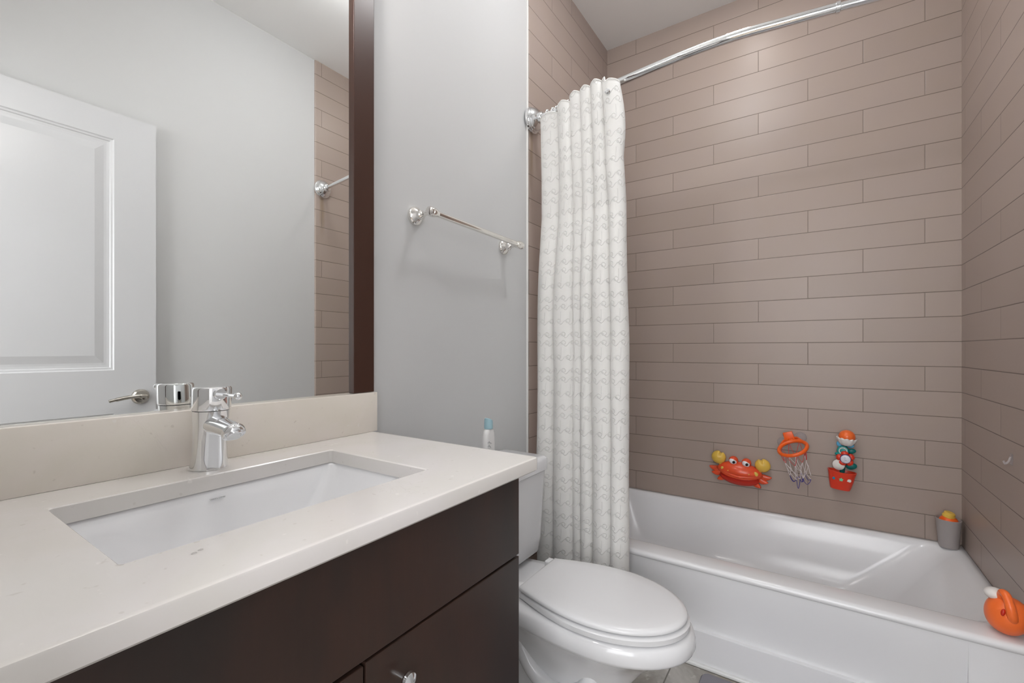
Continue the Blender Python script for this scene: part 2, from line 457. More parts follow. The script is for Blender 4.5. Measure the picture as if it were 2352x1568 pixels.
# quartz worktop with the basin opening
CX1, CY1, CT = .5065, .7520, .0255
SX0, SX1, SY0, SY1 = .1185, .3915, .1505, .5650
wt = None
bm = B()
def slab_ring(z, e=0.0, rin=.0):
    o = rrect(0.0 - .006, CX1 - e, YN, CY1 - e, .012, z, 8)
    return o
outer = [slab_ring(ZC - CT, .003), slab_ring(ZC - CT + .003, 0), slab_ring(ZC - .003, 0), slab_ring(ZC - .0008, .0010), slab_ring(ZC, .003), slab_ring(ZC, .007)]
inner = [rrect(SX0 - e, SX1 + e, SY0 - e, SY1 + e, .006, z, 8) for z, e in ((ZC, .005), (ZC, .0018), (ZC - .0018, 0), (ZC - CT, 0))]
rs = loft(bm, outer + inner + [outer[0]], False, False)
wt = obj('worktop', bm, QUARTZ, None, loc=(.25, .35, ZC), sharp=40)
tag(wt, 'ivory quartz worktop over the dark vanity, cut out for the basin', 'countertop')
b = B(); box(b, -.006, .023, YN, .7625, ZC, .9762, .0015, 2)
tag(obj('backsplash', b, QUARTZB, None, loc=(.01, .35, ZC)), 'low beige quartz backsplash along the wall under the mirror', 'backsplash')

# undermount basin
bm = B()
L = [rrect(SX0 - .03, SX1 + .03, SY0 - .03, SY1 + .03, .03, ZC - CT - .001, 8),
     rrect(SX0 - .004, SX1 + .002, SY0 - .004, SY1 + .004, .02, ZC - CT - .001, 8),
     rrect(SX0 - .001, SX1 - .001, SY0 - .001, SY1 + .002, .02, ZC - CT - .006, 8),
     rrect(SX0 + .004, SX1 - .006, SY0 + .006, SY1 - .004, .03, ZC - .055, 8),
     rrect(SX0 + .010, SX1 - .012, SY0 + .02, SY1 - .030, .035, ZC - .095, 8),
     rrect(SX0 + .018, SX1 - .02, SY0 + .05, SY1 - .065, .04, ZC - .122, 8),
     rrect(SX0 + .04, SX1 - .04, SY0 + .10, SY1 - .12, .04, ZC - .132, 8),
     rrect(SX0 + .09, SX1 - .09, SY0 + .16, SY1 - .17, .03, ZC - .136, 8)]
out_ = [rrect(SX0 + .06, SX1 - .06, SY0 + .12, SY1 - .12, .05, ZC - .150, 8), rrect(SX0 - .01, SX1 + .01, SY0 - .01, SY1 + .01, .05, ZC - .09, 8), rrect(SX0 - .03, SX1 + .03, SY0 - .03, SY1 + .03, .03, ZC - CT - .014, 8)]
loft(bm, L + out_ + [L[0]], False, False)
sink = obj('basin', bm, mat('basin_glaze', (.84, .84, .85), rough=.1, spec=.55), None, loc=(.255, .357, ZC - .1), sharp=60)
tag(sink, 'white rectangular undermount basin set below the ivory worktop', 'sink')
b = B(); lathe(b, (.255, .35, ZC - .1365), (0, 0, 1), [(0, .03), (.0025, .03), (.0035, .026), (.002, .016), (.003, .004)]); obj('drain', b, CHROME, sink)
# tiny stamped mark on the rear inner wall of the basin (unreadable in the photo, kept as short strokes)
b = B(); yy = .3390
for wdt in (.0022, .0016, .0018, .0022, .0014, .0018, .0010, .0030, .0022):
    box(b, SX0 + .0020, SX0 + .0042, yy, yy + wdt, ZC - .0412, ZC - .0396); yy += wdt + .0007
obj('stamped_mark', b, INKL, sink, smooth=False, label='faint grey stamp on the rear wall of the basin')
# two drops of water on the worktop
for k, (xx, yy) in enumerate(((.4245, .2000), (.4205, .2075))):
    b = B(); ell(b, (xx, yy, ZC + .0003), (.0019, .0026, .0012), 16, 8)
    tag(obj('water_drop', b, DROP, None, loc=(xx, yy, ZC)), ('tiny water drop on the worktop in front of the basin, left of the pair', 'tiny water drop on the worktop in front of the basin, right of the pair')[k], 'water drop', 'drops on the worktop')

# mirror and its wooden frame
mr = thing('wall_mirror', 'large wall mirror with a dark wood frame standing on the backsplash', 'mirror', (0, .35, .977))
b = B(); box(b, -.006, .001, YN + .04, .7015, .9763, 2.09); obj('glass', b, MIRROR, mr, smooth=False)
def fr(y0, y1, z0, z1):
    b = B(); box(b, -.006, .0115, y0, y1, z0, z1, .0014, 2); obj('frame_rail', b, WOODF, mr, smooth=False)
WOODF = mat('frame_wood', (.055, .024, .016), rough=.3, spec=.5)
fr(.7005, .7615, .9768, 2.15); fr(YN + .001, YN + .045, .9768, 2.15); fr(YN + .045, .7005, 2.09, 2.15)

# ------------------------------------------------------------------ faucet
FY = .360
fa = thing('basin_faucet', 'chrome single lever faucet at the back of the basin', 'faucet', (.068, FY, ZC))
def fl(prof):
    """body leaning slightly forward: (z, centre x, radius)"""
    loops = []
    for z, cx, r in prof:
        loops.append([Vector((cx + r * math.cos(2 * PI * i / 48), FY + r * math.sin(2 * PI * i / 48), ZC + z)) for i in range(48)])
    return loops
b = B(); loft(b, fl([(0, .0660, .0285), (.0012, .0660, .0292), (.004, .0662, .0287), (.020, .0680, .0268), (.045, .0705, .0258), (.07, .0730, .0262), (.095, .0748, .0278), (.1015, .0752, .0282)]))
obj('body', b, CHROME, fa)
b = B(); loft(b, fl([(.1022, .0752, .0278), (.1032, .0752, .0290), (.106, .0755, .0296), (.138, .0775, .0296), (.1410, .0777, .0290), (.1425, .0778, .0275), (.1430, .0778, .001)]))
cap = obj('lever_cap', b, CHROME, fa)
b = B(); lathe(b, (.094, FY, ZC + .131), (1, 0, .02), [(0, .010), (.016, .010), (.0175, .0085)]); tube(b, [(.108, FY, ZC + .1305), (.168, FY, ZC + .131)], .0030, 14)
ell(b, (.169, FY, ZC + .131), (.0062, .0062, .0062), 20, 12)
obj('lever_pin', b, CHROME, cap)
b = B(); lathe(b, (.1015, FY, ZC + .113), (1, 0, 0), [(0, .0040), (.0035, .0040), (.0038, .001)]); obj('index_dot', b, INK, cap)
b = B()
sp = [(.078, .0205, .0785), (.100, .0190, .0775), (.118, .0175, .0765), (.140, .0163, .0745), (.158, .0160, .0725)]
loops = []
for x, r, z in sp:
    loops.append([Vector((x + .10 * r * math.sin(2 * PI * i / 32), FY + r * math.cos(2 * PI * i / 32), ZC + z + r * .88 * math.sin(2 * PI * i / 32))) for i in range(32)])
loft(b, loops)
spo = obj('spout', b, CHROME, fa)
b = B(); lathe(b, (.150, FY, ZC + .077), (.62, 0, -.78), [(0, .012), (.002, .0165), (.006, .0178), (.011, .0178), (.013, .0165), (.0125, .0125), (.015, .012), (.015, .010), (.011, .0095)], 36); obj('aerator', b, CHROME, spo)

# ------------------------------------------------------------------ towel bar
tb = thing('towel_bar', 'polished nickel towel bar on the grey wall above the toilet', 'towel bar', (0, 1.14, 1.463))
def rosette(y, z):
    b = B(); lathe(b, (-.006, y, z), (1, 0, 0), [(0, .027), (.006, .0275), (.009, .0265), (.012, .0235), (.018, .0165), (.020, .0125), (.023, .012), (.025, .0135), (.030, .0135), (.034, .010), (.040, .0065), (.050, .006), (.056, .0075), (.060, .0095)], 40)
    r = obj('rosette', b, CHROMEW, tb)
    b = B(); s = -1 if y < 1.1 else 1
    lathe(b, (.066, y + s * .019, z), (0, -s, 0), [(0, .004), (.001, .0095), (.003, .0125), (.007, .0138), (.011, .0138), (.0125, .0120), (.014, .0138), (.022, .0138), (.028, .0125), (.034, .0105), (.038, .0098)], 36)
    obj('end_knuckle', b, CHROMEW, tb)
rosette(.9185, 1.466); rosette(1.3600, 1.460)
b = B(); tube(b, [(.066, .905, 1.466), (.066, 1.372, 1.4605)], .0086, 24); obj('bar', b, CHROMEW, tb)

# ------------------------------------------------------------------ toilet
TY = 1.170
def egg(xb, xm, xf, wb, wm, z, n1=10, n2=16):
    half = []
    for i in range(n1):
        t = i / n1; half.append((xb + (xm - xb) * t, wb + (wm - wb) * math.sin(PI / 2 * t)))
    for i in range(n2):
        a = PI / 2 * i / n2; half.append((xm + (xf - xm) * math.sin(a), wm * math.cos(a)))
    return [Vector((x, TY + y, z)) for x, y in half] + [Vector((xf, TY, z))] + [Vector((x, TY - y, z)) for x, y in half[::-1]]
toi = thing('toilet', 'white two piece toilet with closed lid between vanity and bathtub', 'toilet', (.36, TY, 0))
b = B(); loft(b, [egg(.06, .34, .545, .100, .100, 0), egg(.06, .34, .548, .100, .101, .012), egg(.065, .34, .53, .090, .090, .03), egg(.07, .34, .515, .075, .078, .12),
                  egg(.07, .36, .535, .072, .080, .19), egg(.06, .40, .585, .080, .100, .255), egg(.05, .44, .640, .092, .132, .300), egg(.04, .46, .676, .100, .150, .322), egg(.036, .465, .692, .104, .1585, .3315),
                  egg(.032, .47, .7005, .1065, .1645, .3375), egg(.03, .47, .7035, .1075, .1665, .344), egg(.03, .47, .703, .107, .1660, .358), egg(.03, .47, .699, .105, .1625, .373), egg(.034, .47, .690, .10, .155, .3805), egg(.06, .47, .66, .08, .13, .382)])
obj('bowl', b, PORC, toi, sharp=60)
for s in (-1, 1):
    b = B(); tube(b, spline([(.20, TY + s * .066, .335), (.225, TY + s * .074, .29), (.25, TY + s * .078, .235), (.30, TY + s * .080, .175), (.37, TY + s * .082, .155), (.44, TY + s * .078, .185), (.46, TY + s * .050, .24), (.46, TY + s * .02, .27)], 8), .024, 18)
    tube(b, spline([(.10, TY + s * .060, .32), (.13, TY + s * .072, .24), (.17, TY + s * .078, .15), (.22, TY + s * .080, .07), (.24, TY + s * .080, .02)], 8), .026, 16); obj('trapway', b, PORC, toi, sharp=None)
b = B(); e = .003
loft(b, [egg(.262, .47, .682, .100, .152, .3835), egg(.260, .47, .689, .104, .1585, .386), egg(.260, .47, .690, .104, .159, .398), egg(.262, .47, .685, .101, .154, .4025), egg(.30, .47, .65, .08, .12, .403)])
obj('seat', b, SEATM, toi, sharp=50)
b = B(); loft(b, [egg(.256, .47, .676, .102, .150, .4065), egg(.2545, .47, .6835, .1055, .1545, .4085), egg(.2545, .47, .6845, .106, .155, .4125), egg(.257, .47, .681, .103, .151, .4175), egg(.265, .47, .67, .096, .14, .4205), egg(.30, .47, .63, .075, .105, .4222), egg(.38, .47, .54, .04, .05, .4230)])
obj('lid', b, SEATM, toi, sharp=50)
for s in (-1, 1):
    b = B(); box(b, .236, .262, TY + s * .088 - .016, TY + s * .088 + .016, .381, .4165, .006, 3); obj('hinge', b, SEATM, toi)
tk = B(); Yw = .178
loft(tk, [rrect(.03, .155, TY - Yw + .03, TY + Yw - .03, .03, .392, 8), rrect(.02, .172, TY - Yw + .012, TY + Yw - .012, .03, .405, 8), rrect(.014, .178, TY - Yw + .006, TY + Yw - .006, .03, .45, 8), rrect(.008, .1865, TY - Yw - .004, TY + Yw + .004, .026, .674, 8)])
box(tk, .05, .14, TY - .07, TY + .07, .375, .40, .005)
tank = obj('tank', tk, PORC, toi, sharp=50)
b = B(); loft(b, [rrect(.004, .188, TY - Yw - .006, TY + Yw + .006, .024, .6762, 8), rrect(.000, .1935, TY - Yw - .010, TY + Yw + .010, .026, .6785, 8), rrect(.000, .1935, TY - Yw - .010, TY + Yw + .010, .026, .7120, 8), rrect(.003, .190, TY - Yw - .007, TY + Yw + .007, .024, .7185, 8), rrect(.010, .183, TY - Yw, TY + Yw, .02, .7215, 8)])
obj('tank_lid', b, PORC, toi, sharp=50)

# baby lotion bottle on the tank lid
bo = thing('lotion_bottle', 'small white plastic bottle with pale blue cap on the toilet tank', 'bottle', (.10, 1.131, .7217))
b = B(); loft(b, [rrect(.10 - a, .10 + a, 1.131 - w, 1.131 + w, min(a, w) * .98, .7217 + z, 6) for z, a, w in ((0, .009, .018), (.003, .0115, .0215), (.05, .0125, .0235), (.085, .012, .0235), (.100, .0115, .0215), (.110, .0105, .018), (.114, .009, .0135), (.1150, .0075, .011))])
obj('bottle_body', b, BOTTLEW, bo, sharp=50)
b = B(); lo = []
for z, r, tl in ((0, .0132, 0), (.001, .0140, 0), (.022, .0136, 0), (.0285, .0128, 1), (.0300, .0105, 1)):
    lo.append([Vector((.10 + r * math.cos(2 * PI * i / 28), 1.131 + r * math.sin(2 * PI * i / 28), .8367 + z - tl * .0045 * math.sin(2 * PI * i / 28))) for i in range(28)])
loft(b, lo); obj('cap', b, CAPBLUE, bo)
b = B()
for k in range(3):
    z = .7217 + .075 - k * .012
    tube(b, spline([(.1130, 1.110, z), (.1135, 1.116, z + .003), (.1136, 1.122, z - .002), (.1137, 1.128 - k * .003, z - .0035)], 5), .0009, 6)
obj('printed_marks', b, INK, bo, label='small grey print on the front of the bottle')

# ------------------------------------------------------------------ bathtub
TF = 1.6300
tub = thing('bathtub', 'white alcove bathtub with a recessed apron along the tiled back wall', 'bathtub', (W / 2, 1.99, 0))
bm = B()
def rim(x0, x1, y0, y1, r, z): return rrect(x0, x1, y0, y1, r, z, 14)
e = .0006
L = [rim(e, W - e, TF + .012, YB - e, .001, .322), rim(e, W - e, TF + .003, YB - e, .001, .3275), rim(e, W - e, TF, YB - e, .001, .333), rim(e, W - e, TF + .0015, YB - e, .001, .340), rim(e, W - e, TF + .006, YB - e, .001, .3452), rim(e, W - e, TF + .014, YB - e, .001, .3475),
     rim(.050, W - .020, 1.716, 2.332, .07, .3475), rim(.056, W - .030, 1.7225, 2.3265, .075, .3458), rim(.062, W - .042, 1.7270, 2.322, .08, .341), rim(.070, W - .065, 1.7315, 2.316, .09, .325),
     rim(.085, W - .120, 1.740, 2.305, .10, .27), rim(.100, W - .180, 1.755, 2.292, .12, .20), rim(.115, W - .235, 1.775, 2.275, .13, .14), rim(.14, W - .29, 1.81, 2.245, .13, .095), rim(.20, W - .36, 1.87, 2.19, .12, .078), rim(.35, W - .55, 1.95, 2.1, .06, .072)]
loft(bm, L, False, True)
obj('basin_shell', bm, TUBM, tub, sharp=None)
# apron: face with a gently sunk panel that ends in sharp steps below and at both ends
bm = B()
def apron_y(x, z):
    base = TF + .010
    fx_ = 1.0 if (.128 <= x <= 1.2812) else 0.0
    t = max(0.0, min(1.0, (.335 - z) / .20)); dep = .016 * t * t * (3 - 2 * t)
    if fx_ and z > .1185: return base + dep
    return base + (.0 if z > .0185 else -.0)
xs = [0.0006, .06, .1275, .128] + [.128 + (1.2812 - .128) * i / 40 for i in range(1, 40)] + [1.2812, 1.2817, 1.34, W - .0006]
zs = [.0, .05, .10, .1150, .1184, .1190, .13, .15, .17, .19, .21, .23, .25, .27, .29, .31, .322, .332]
grid = [[bm.verts.new((x, apron_y(x, z), z)) for x in xs] for z in zs]
for j in range(len(zs) - 1):
    for i in range(len(xs) - 1): bm.faces.new((grid[j][i], grid[j][i + 1], grid[j + 1][i + 1], grid[j + 1][i]))
obj('apron', bm, TUBM, tub, sharp=30)
b = B(); box(b, .0006, W - .0006, TF - .002, TF + .012, 0, .012, .0035, 3); obj('base_trim', b, TRIMP, tub, label='bright white strip sealing the tub to the floor')
b = B(); lathe(b, (.155, 2.03, .081), (0, 0, 1), [(0, .032), (.003, .032), (.004, .02), (.001, .01)]); obj('drain', b, CHROME, tub)

# ------------------------------------------------------------------ curtain rod (bowed)
RZ = 2.006
rp = spline([(0.0, 1.553, RZ), (.05, 1.550, RZ), (.12, 1.5455, RZ), (.20, 1.527, RZ), (.34, 1.504, RZ), (.50, 1.483, RZ), (.65, 1.4685, RZ), (.77, 1.4690, RZ), (.88, 1.483, RZ), (1.0, 1.499, RZ), (1.07, 1.510, RZ), (1.25, 1.532, RZ), (1.36, 1.545, RZ), (W, 1.548, RZ)], 8)
def rodpt(x):
    for a, b_ in zip(rp, rp[1:]):
        if a.x <= x <= b_.x: return a.lerp(b_, (x - a.x) / max(1e-6, b_.x - a.x)), (b_ - a).normalized()
rod = thing('shower_curtain_rod', 'bowed chrome shower curtain rod running across above the bathtub', 'curtain rod', (W / 2, 1.5, RZ))
b = B(); tube(b, [p for p in rp if p.x >= .99], .0108, 24); obj('inner_tube', b, CHROME, rod)
b = B(); tube(b, [p for p in rp if p.x <= 1.005], .0132, 24); obj('outer_tube', b, CHROME, rod)
b = B(); p_, d_ = rodpt(1.0); lathe(b, p_ - d_ * .006, d_, [(0, .0134), (.001, .0150), (.010, .0150), (.012, .0112)]); obj('collar', b, CHROME, rod)
for x0, s, yy in ((0, 1, 1.5535), (W, -1, 1.548)):
    b = B(); lathe(b, (x0, yy, RZ), (s, 0, 0), [(0, .050), (.004, .0515), (.008, .0500), (.010, .0470), (.013, .0480), (.016, .0465), (.018, .0435), (.021, .0440), (.024, .0420), (.032, .034), (.036, .0255), (.038, .0215), (.042, .0225), (.050, .0225), (.054, .0200), (.056, .0165)], 48); fl_ = obj('flange', b, CHROME, rod)
    b = B(); lathe(b, (x0 + s * .046, yy - .018, RZ - .008), (0, -1, -.3), [(0, .004), (.008, .004), (.009, .002)]); obj('set_screw', b, CHROME, fl_)

# ------------------------------------------------------------------ shower curtain
top_k = [.0670, .1460, .2040, .2470, .2920, .3380, .3990]
bot_k = [.0300, .1040, .1880, .2230, .2720, .3440, .4020]
def xfold(s, v):
    """s in 0..6: fold boundary number"""
    i = min(5, int(s)); f = s - i
    vv = min(1.0, v / .45); vv = vv * vv * (3 - 2 * vv)
    a = top_k[i] * (1 - vv) + bot_k[i] * vv; b_ = top_k[i + 1] * (1 - vv) + bot_k[i + 1] * vv
    return a, b_, f
bm = B(); NS, NV = 192, 150
ztop, zbot = 1.982, .055
dep = [.9, 1.0, .55, .9, 1.05, 1.0]
rowz = []
for j in range(NV + 1):
    v = j / NV; row = []
    tp = max(0.0, 1 - v / .05)
    for i in range(NS + 1):
        s = 6 * i / NS
        a, b_, f = xfold(min(s, 5.99999), v); k = min(5, int(min(s, 5.99999)))
        w_ = b_ - a; ph = 2 * PI * f
        D = (.028 + .022 * min(1, v * 3)) * (dep[k] * (1 - min(1, v * 2)) + (dep[k] if k != 2 else .35) * min(1, v * 2))
        # crest in the middle of each fold faces the room, pinched valleys at its ends
        x = a + w_ * f - .22 * w_ * math.sin(ph)
        rx = max(.0, min(W, x)); yr = rodpt(max(.001, rx))[0].y
        yl = 1.553 - .02 * x / .4
        yc = yr * (1 - min(1, v * 2.2)) + yl * min(1, v * 2.2)
        y = yc - .036 * (1 - min(1, v * 5)) - D * (.5 - .5 * math.cos(ph)) ** .75 + D * .45
        nz = noise.noise(Vector((x * 14, v * 5, 3.1))) * .004 * (1 + v)
        x2 = x + .004 * noise.noise(Vector((x * 9, v * 7, 8.0)))
        # slight flare of the free edge near the top
        if s > 5: x2 += .012 * (s - 5) * math.sin(PI * min(1, v / .12)) * 1.0
        z = ztop - (ztop - zbot) * v
        z += tp * (.020 * (1 - abs(2 * f - 1)) - .010) + (.028 * tp * (1 if 2 < s < 5.4 else .35 if s > .9 else -.25))
        row.append(Vector((max(.012, x2), y + nz, z)))
    rowz.append(row)
vr = [[bm.verts.new(p) for p in r] for r in rowz]
uvl = bm.loops.layers.uv.new('UVMap'); 
arc = [0]
mid = rowz[NV // 2]
for p, q in zip(mid, mid[1:]): arc.append(arc[-1] + (q - p).length)
for j in range(NV):
    for i in range(NS):
        f = bm.faces.new((vr[j][i], vr[j][i + 1], vr[j + 1][i + 1], vr[j + 1][i]))
        for l, (jj, ii) in zip(f.loops, ((j, i), (j, i + 1), (j + 1, i + 1), (j + 1, i))):
            l[uvl].uv = (arc[ii], rowz[jj][ii].z)
cur = obj('shower_curtain', bm, CURT, None, sharp=None, loc=(.2, 1.54, zbot))
tag(cur, 'white fabric shower curtain with embossed loops, drawn to the left wall', 'curtain')
sm = cur.modifiers.new('thick', 'SOLIDIFY'); sm.thickness = .0016; sm.offset = 0
# hem band along the top edge
b = B(); pts = [(p.x, p.y - .0004, p.z - .001) for p in rowz[0]]
tube(b, pts, .0022, 8); obj('top_hem', b, CURT, cur, sharp=None)

# rings
ringx = [.080, .106, .124, .145, .178, .222, .245, .268, .298, .316, .340, .358]
words = ['nearest the left wall flange', 'second out from the left wall flange', 'third out from the left wall flange', 'fourth out from the left wall flange', 'fifth out from the left wall flange', 'sixth out from the left wall flange',
         'sixth from the open end of the curtain', 'fifth from the open end of the curtain', 'fourth from the open end of the curtain', 'third from the open end of the curtain', 'second from the open end of the curtain', 'at the open end of the curtain']
def make_ring(x):
    p, d = rodpt(x)
    r = thing('curtain_ring', 'x', 'curtain ring', (p.x, p.y, p.z), 'chrome rings carrying the shower curtain')
    u = Vector((0, 0, 1)); w = d.cross(u).normalized()
    b = B(); R = .0200; c = p - Vector((0, 0, .0040))
    tube(b, [c + (u * math.cos(a) + w * math.sin(a)) * R for a in [2 * PI * k / 28 for k in range(28)]], .0016, 8, closed=True)
    obj('wire', b, CHROME, r, sharp=None)
    b = B()
    for a in (-.75, -.25, .25, .75):
        ell(b, c + (u * math.cos(a) + w * math.sin(a)) * R, (.0036, .0036, .0036), 12, 8)
    obj('roller_beads', b, CHROME, r)
    return r
r0 = make_ring(ringx[0]); p0 = rodpt(ringx[0])[0]
for k, x in enumerate(ringx):
    if k == 0: r = r0
    else:
        r = copy_tree(r0); p = rodpt(x)[0]; r.location = p
        d = rodpt(x)[1]; r.rotation_euler = (0, 0, math.atan2(d.y, d.x) - math.atan2(rodpt(ringx[0])[1].y, rodpt(ringx[0])[1].x))
    r['label'] = 'small chrome roller ring on the curtain rod, ' + words[k]
# chrome button on the front of the curtain at its free edge
pp = rowz[3][int(NS * 5.45 / 6)]
b = B(); lathe(b, (pp.x, pp.y + .002, pp.z + .004), (.25, -1, .1), [(0, .005), (.004, .006), (.006, .0095), (.010, .0100), (.0145, .007), (.0160, .001)], 24)
obj('eyelet_button', b, CHROME, cur, label='chrome button near the free top corner')

# ------------------------------------------------------------------ bath mat
b = B(); loft(b, [rrect(.638, 1.18, 1.12, 1.607, .022, 0, 8), rrect(.636, 1.182, 1.118, 1.609, .024, .004, 8), rrect(.640, 1.178, 1.122, 1.605, .022, .009, 8), rrect(.65, 1.168, 1.132, 1.595, .02, .010, 8)])
tag(obj('bath_mat', b, MATGREY, None, loc=(.9, 1.36, 0)), 'grey bath mat on the floor in front of the bathtub', 'bath mat')

# ------------------------------------------------------------------ crab toy on the back wall
cr = thing('crab_bath_toy', 'red plastic crab bath toy with yellow claws on the tiled wall', 'bath toy', (.655, YB, .51))
RC = Matrix.Rotation(math.radians(4.0), 4, 'Y')
def cp(x, y, z): return Vector((.658, YB, .515)) + RC @ Vector((x, -y, z))
R3 = RC.to_3x3()
def flat_ell(b, c, r, ang=0, n=20, m=12, f=None):
    M = R3 @ Matrix.Rotation(ang, 3, 'Y'); ell(b, c, r, n, m, M, f)
b = B()
def shell(v):
    return 1.0
# upper shell: a wide dome, open below like a mouth
rows = []
for j in range(13):
    t = j / 12; row = []
    for i in range(33):
        a = PI * i / 32
        R = 1.0
        x = -math.cos(a) * .094; z = math.sin(a) ** .8 * .046
        k = math.cos(PI / 2 * t) ** .8
        xx = x * (1 - .0 * t) * (k if t > 0 else 1); zz = z * k
        dpt = .012 + .050 * math.sin(PI / 2 * t)
        drop = -.018 * (1 - (abs(xx) / .094) ** 2) * (1 if zz < .004 else 1 - min(1, zz / .03))
        row.append(cp(xx, dpt, zz + drop - .006))
    rows.append(row)
loft(b, rows, closed=False)
rows2 = [[cp((-.094 + .188 * i / 32), .0 + .012, math.sin(PI * i / 32) ** .8 * .046 - .006 - .0) for i in range(33)]]
flat_ell(b, cp(0, .024, .000), (.096, .044, .046), 0, 40, 20, lambda v: 1 - .72 * max(0, -v.z) ** 1.3)
obj('shell', b, REDC, cr, sharp=None)
b = B(); flat_ell(b, cp(0, .014, -.028), (.084, .034, .036), 0, 32, 16)
obj('mouth', b, REDD, cr, sharp=None, label='dark red open mouth')
b = B(); lip = spline([cp(-.093, .024, .004), cp(-.062, .050, -.006), cp(0, .062, -.014), (cp(.062, .050, -.006)), cp(.093, .024, .004)], 8)
tube(b, lip, .0058, 10); obj('upper_lip', b, REDC, cr, sharp=None)
for s in (-1, 1):
    b = B(); flat_ell(b, cp(s * .027, .030, .050), (.020, .020, .020)); st = obj('eye_stalk', b, REDC, cr, sharp=None)
    b = B(); M = R3 @ Matrix.Rotation(.35, 3, 'Y'); ell(b, cp(s * .027 - .001, .042, .0475), (.0165, .010, .0135), 24, 14, M); ey = obj('eyeball', b, mat('eye_white', (.75, .75, .78), rough=.15) if s < 0 else bpy.data.materials['eye_white'], st, sharp=None)
    b = B(); flat_ell(b, cp(s * .027 + .003, .0495, .0465), (.0070, .0035, .0070)); obj('pupil', b, BLACK, ey, sharp=None)
    # claw
    cx, cz, sg = (-.092, .052, -1) if s < 0 else (.092, .050, 1)
    def claw(v, sg=sg):
        k = 1.0
        u = math.atan2(v.x, v.z)                       # from the top
        k -= .26 * math.exp(-((u - (.42 * -sg)) / .17) ** 2) * (1 if abs(v.y) < .95 else .6)
        return k
    b = B(); flat_ell(b, cp(cx, .026, cz), (.0315, .019, .0305), .10 * sg, 40, 24, claw)
    lathe(b, cp(cx - sg * .012, .024, cz - .030), R3 @ Vector((-sg * .25, 0, -1)), [(-.012, .009), (0, .0095), (.008, .0085), (.012, .006)], 20)
    obj('claw', b, YELLOW, cr, sharp=None, label='yellow plastic claw')
    b = B(); c = cp(s * .068, .0500, .010) ; flat_ell(b, c, (.0110 if s > 0 else .0085, .005, .0105 if s > 0 else .0075)); obj('cheek_spot', b, YELLOW, cr, sharp=None, label='yellow cheek spot')
    b = B(); flat_ell(b, cp(s * .050, .0580, .002), (.0042, .003, .0026)); flat_ell(b, cp(s * .043, .0615, .006), (.0032, .003, .0022)); obj('freckles', b, YELLOW, cr, sharp=None, label='yellow freckles')
    for q, (lx, lz, ang, ln) in enumerate(((.100, -.004, .15, .030), (.090, -.022, .45, .028), (.070, -.040, .95, .026))):
        b = B(); dv = Vector((s * math.cos(ang), 0, -math.sin(ang))); nv = Vector((dv.z, 0, -dv.x)) * (1 if s > 0 else -1)
        prof = [(-.5, .010, 0), (-.1, .0125, .001), (.25, .013, .002), (.6, .0105, -.001), (.85, .0065, -.004), (1.0, .001, -.008)]
        loops = []
        for t, hw, off in prof:
            c = Vector((s * lx, 0, lz)) + dv * ln * t
            loops.append([cp(*(c + Vector((nv.x, 0, nv.z)) * (hw * math.cos(a) + off)).xz[:1], .014 + .006 * math.sin(a), (c + nv * (hw * math.cos(a) + off)).z) for a in [2 * PI * k / 12 for k in range(12)]])
        loft(b, loops); obj('leg', b, REDC, cr, sharp=None)

# ------------------------------------------------------------------ basketball hoop toy
hp = thing('toy_basketball_hoop', 'orange toy basketball hoop with hanging net on the tiled wall', 'bath toy', (.87, YB, .68))
HC = Vector((.872, 2.243, .667)); HR = .053
Mh = Matrix.Rotation(math.radians(-19), 3, 'Y') @ Matrix.Rotation(math.radians(23), 3, 'X')
def hpnt(a, r=HR, dz=0): return HC + Mh @ Vector((r * math.cos(a), r * math.sin(a), dz))
b = B(); tube(b, [hpnt(2 * PI * k / 48) for k in range(48)], .0075, 14, closed=True); obj('hoop_ring', b, ORANGE, hp, sharp=None)
b = B(); pr_ = [(-.020, -.004), (.020, -.004), (.018, .032), (-.018, .032)]
Mb = Matrix.Translation(Vector((.858, YB - .030, .690))) @ Matrix.Rotation(math.radians(-17), 4, 'Y') @ Matrix.Rotation(PI / 2, 4, 'X')
prism(b, pr_, -.004, .006, Mb, .002); obj('backplate', b, ORANGE, hp)
b = B(); lo = [hpnt(a) + Vector((0, 0, .001)) for a in (1.1, 1.57, 2.05)]
tube(b, [lo[1], Vector((.860, YB - .028, .690))], .009, 12); tube(b, spline([hpnt(2.6, HR + .001), hpnt(2.2, HR + .010), Vector((.842, YB - .022, .683)), Vector((.880, YB - .022, .697)), hpnt(1.0, HR + .008), hpnt(.8, HR + .001)], 6), .006, 12); obj('arm', b, ORANGE, hp)
for xx, zz in ((.832, .668), (.897, .697)):
    b = B(); lathe(b, (xx, YB - .0001, zz), (0, -1, 0), [(0, .024), (.002, .0235), (.008, .017), (.014, .009), (.020, .007), (.024, .007)], 28); obj('suction_cup', b, SUCK, hp, sharp=None, label='clear suction cup')
NN = 8
def netp(i, lv):
    a = 2 * PI * i / NN + .2
    top = hpnt(a)
    k = [1, .80, .64, .54, .50][lv]; dz = [0, -.050, -.085, -.120, -.150][lv]
    c = HC + Vector((.009 * lv, .004 * lv, dz))
    sag = (top - HC) * k
    sag.z *= (1, .8, .6, .5, .5)[lv]
    j = .0035 * lv
    return c + sag + Vector((j * math.sin(i * 2.3 + lv), j * math.cos(i * 1.7 + lv), .0035 * lv * math.sin(i * 2.9 + lv)))
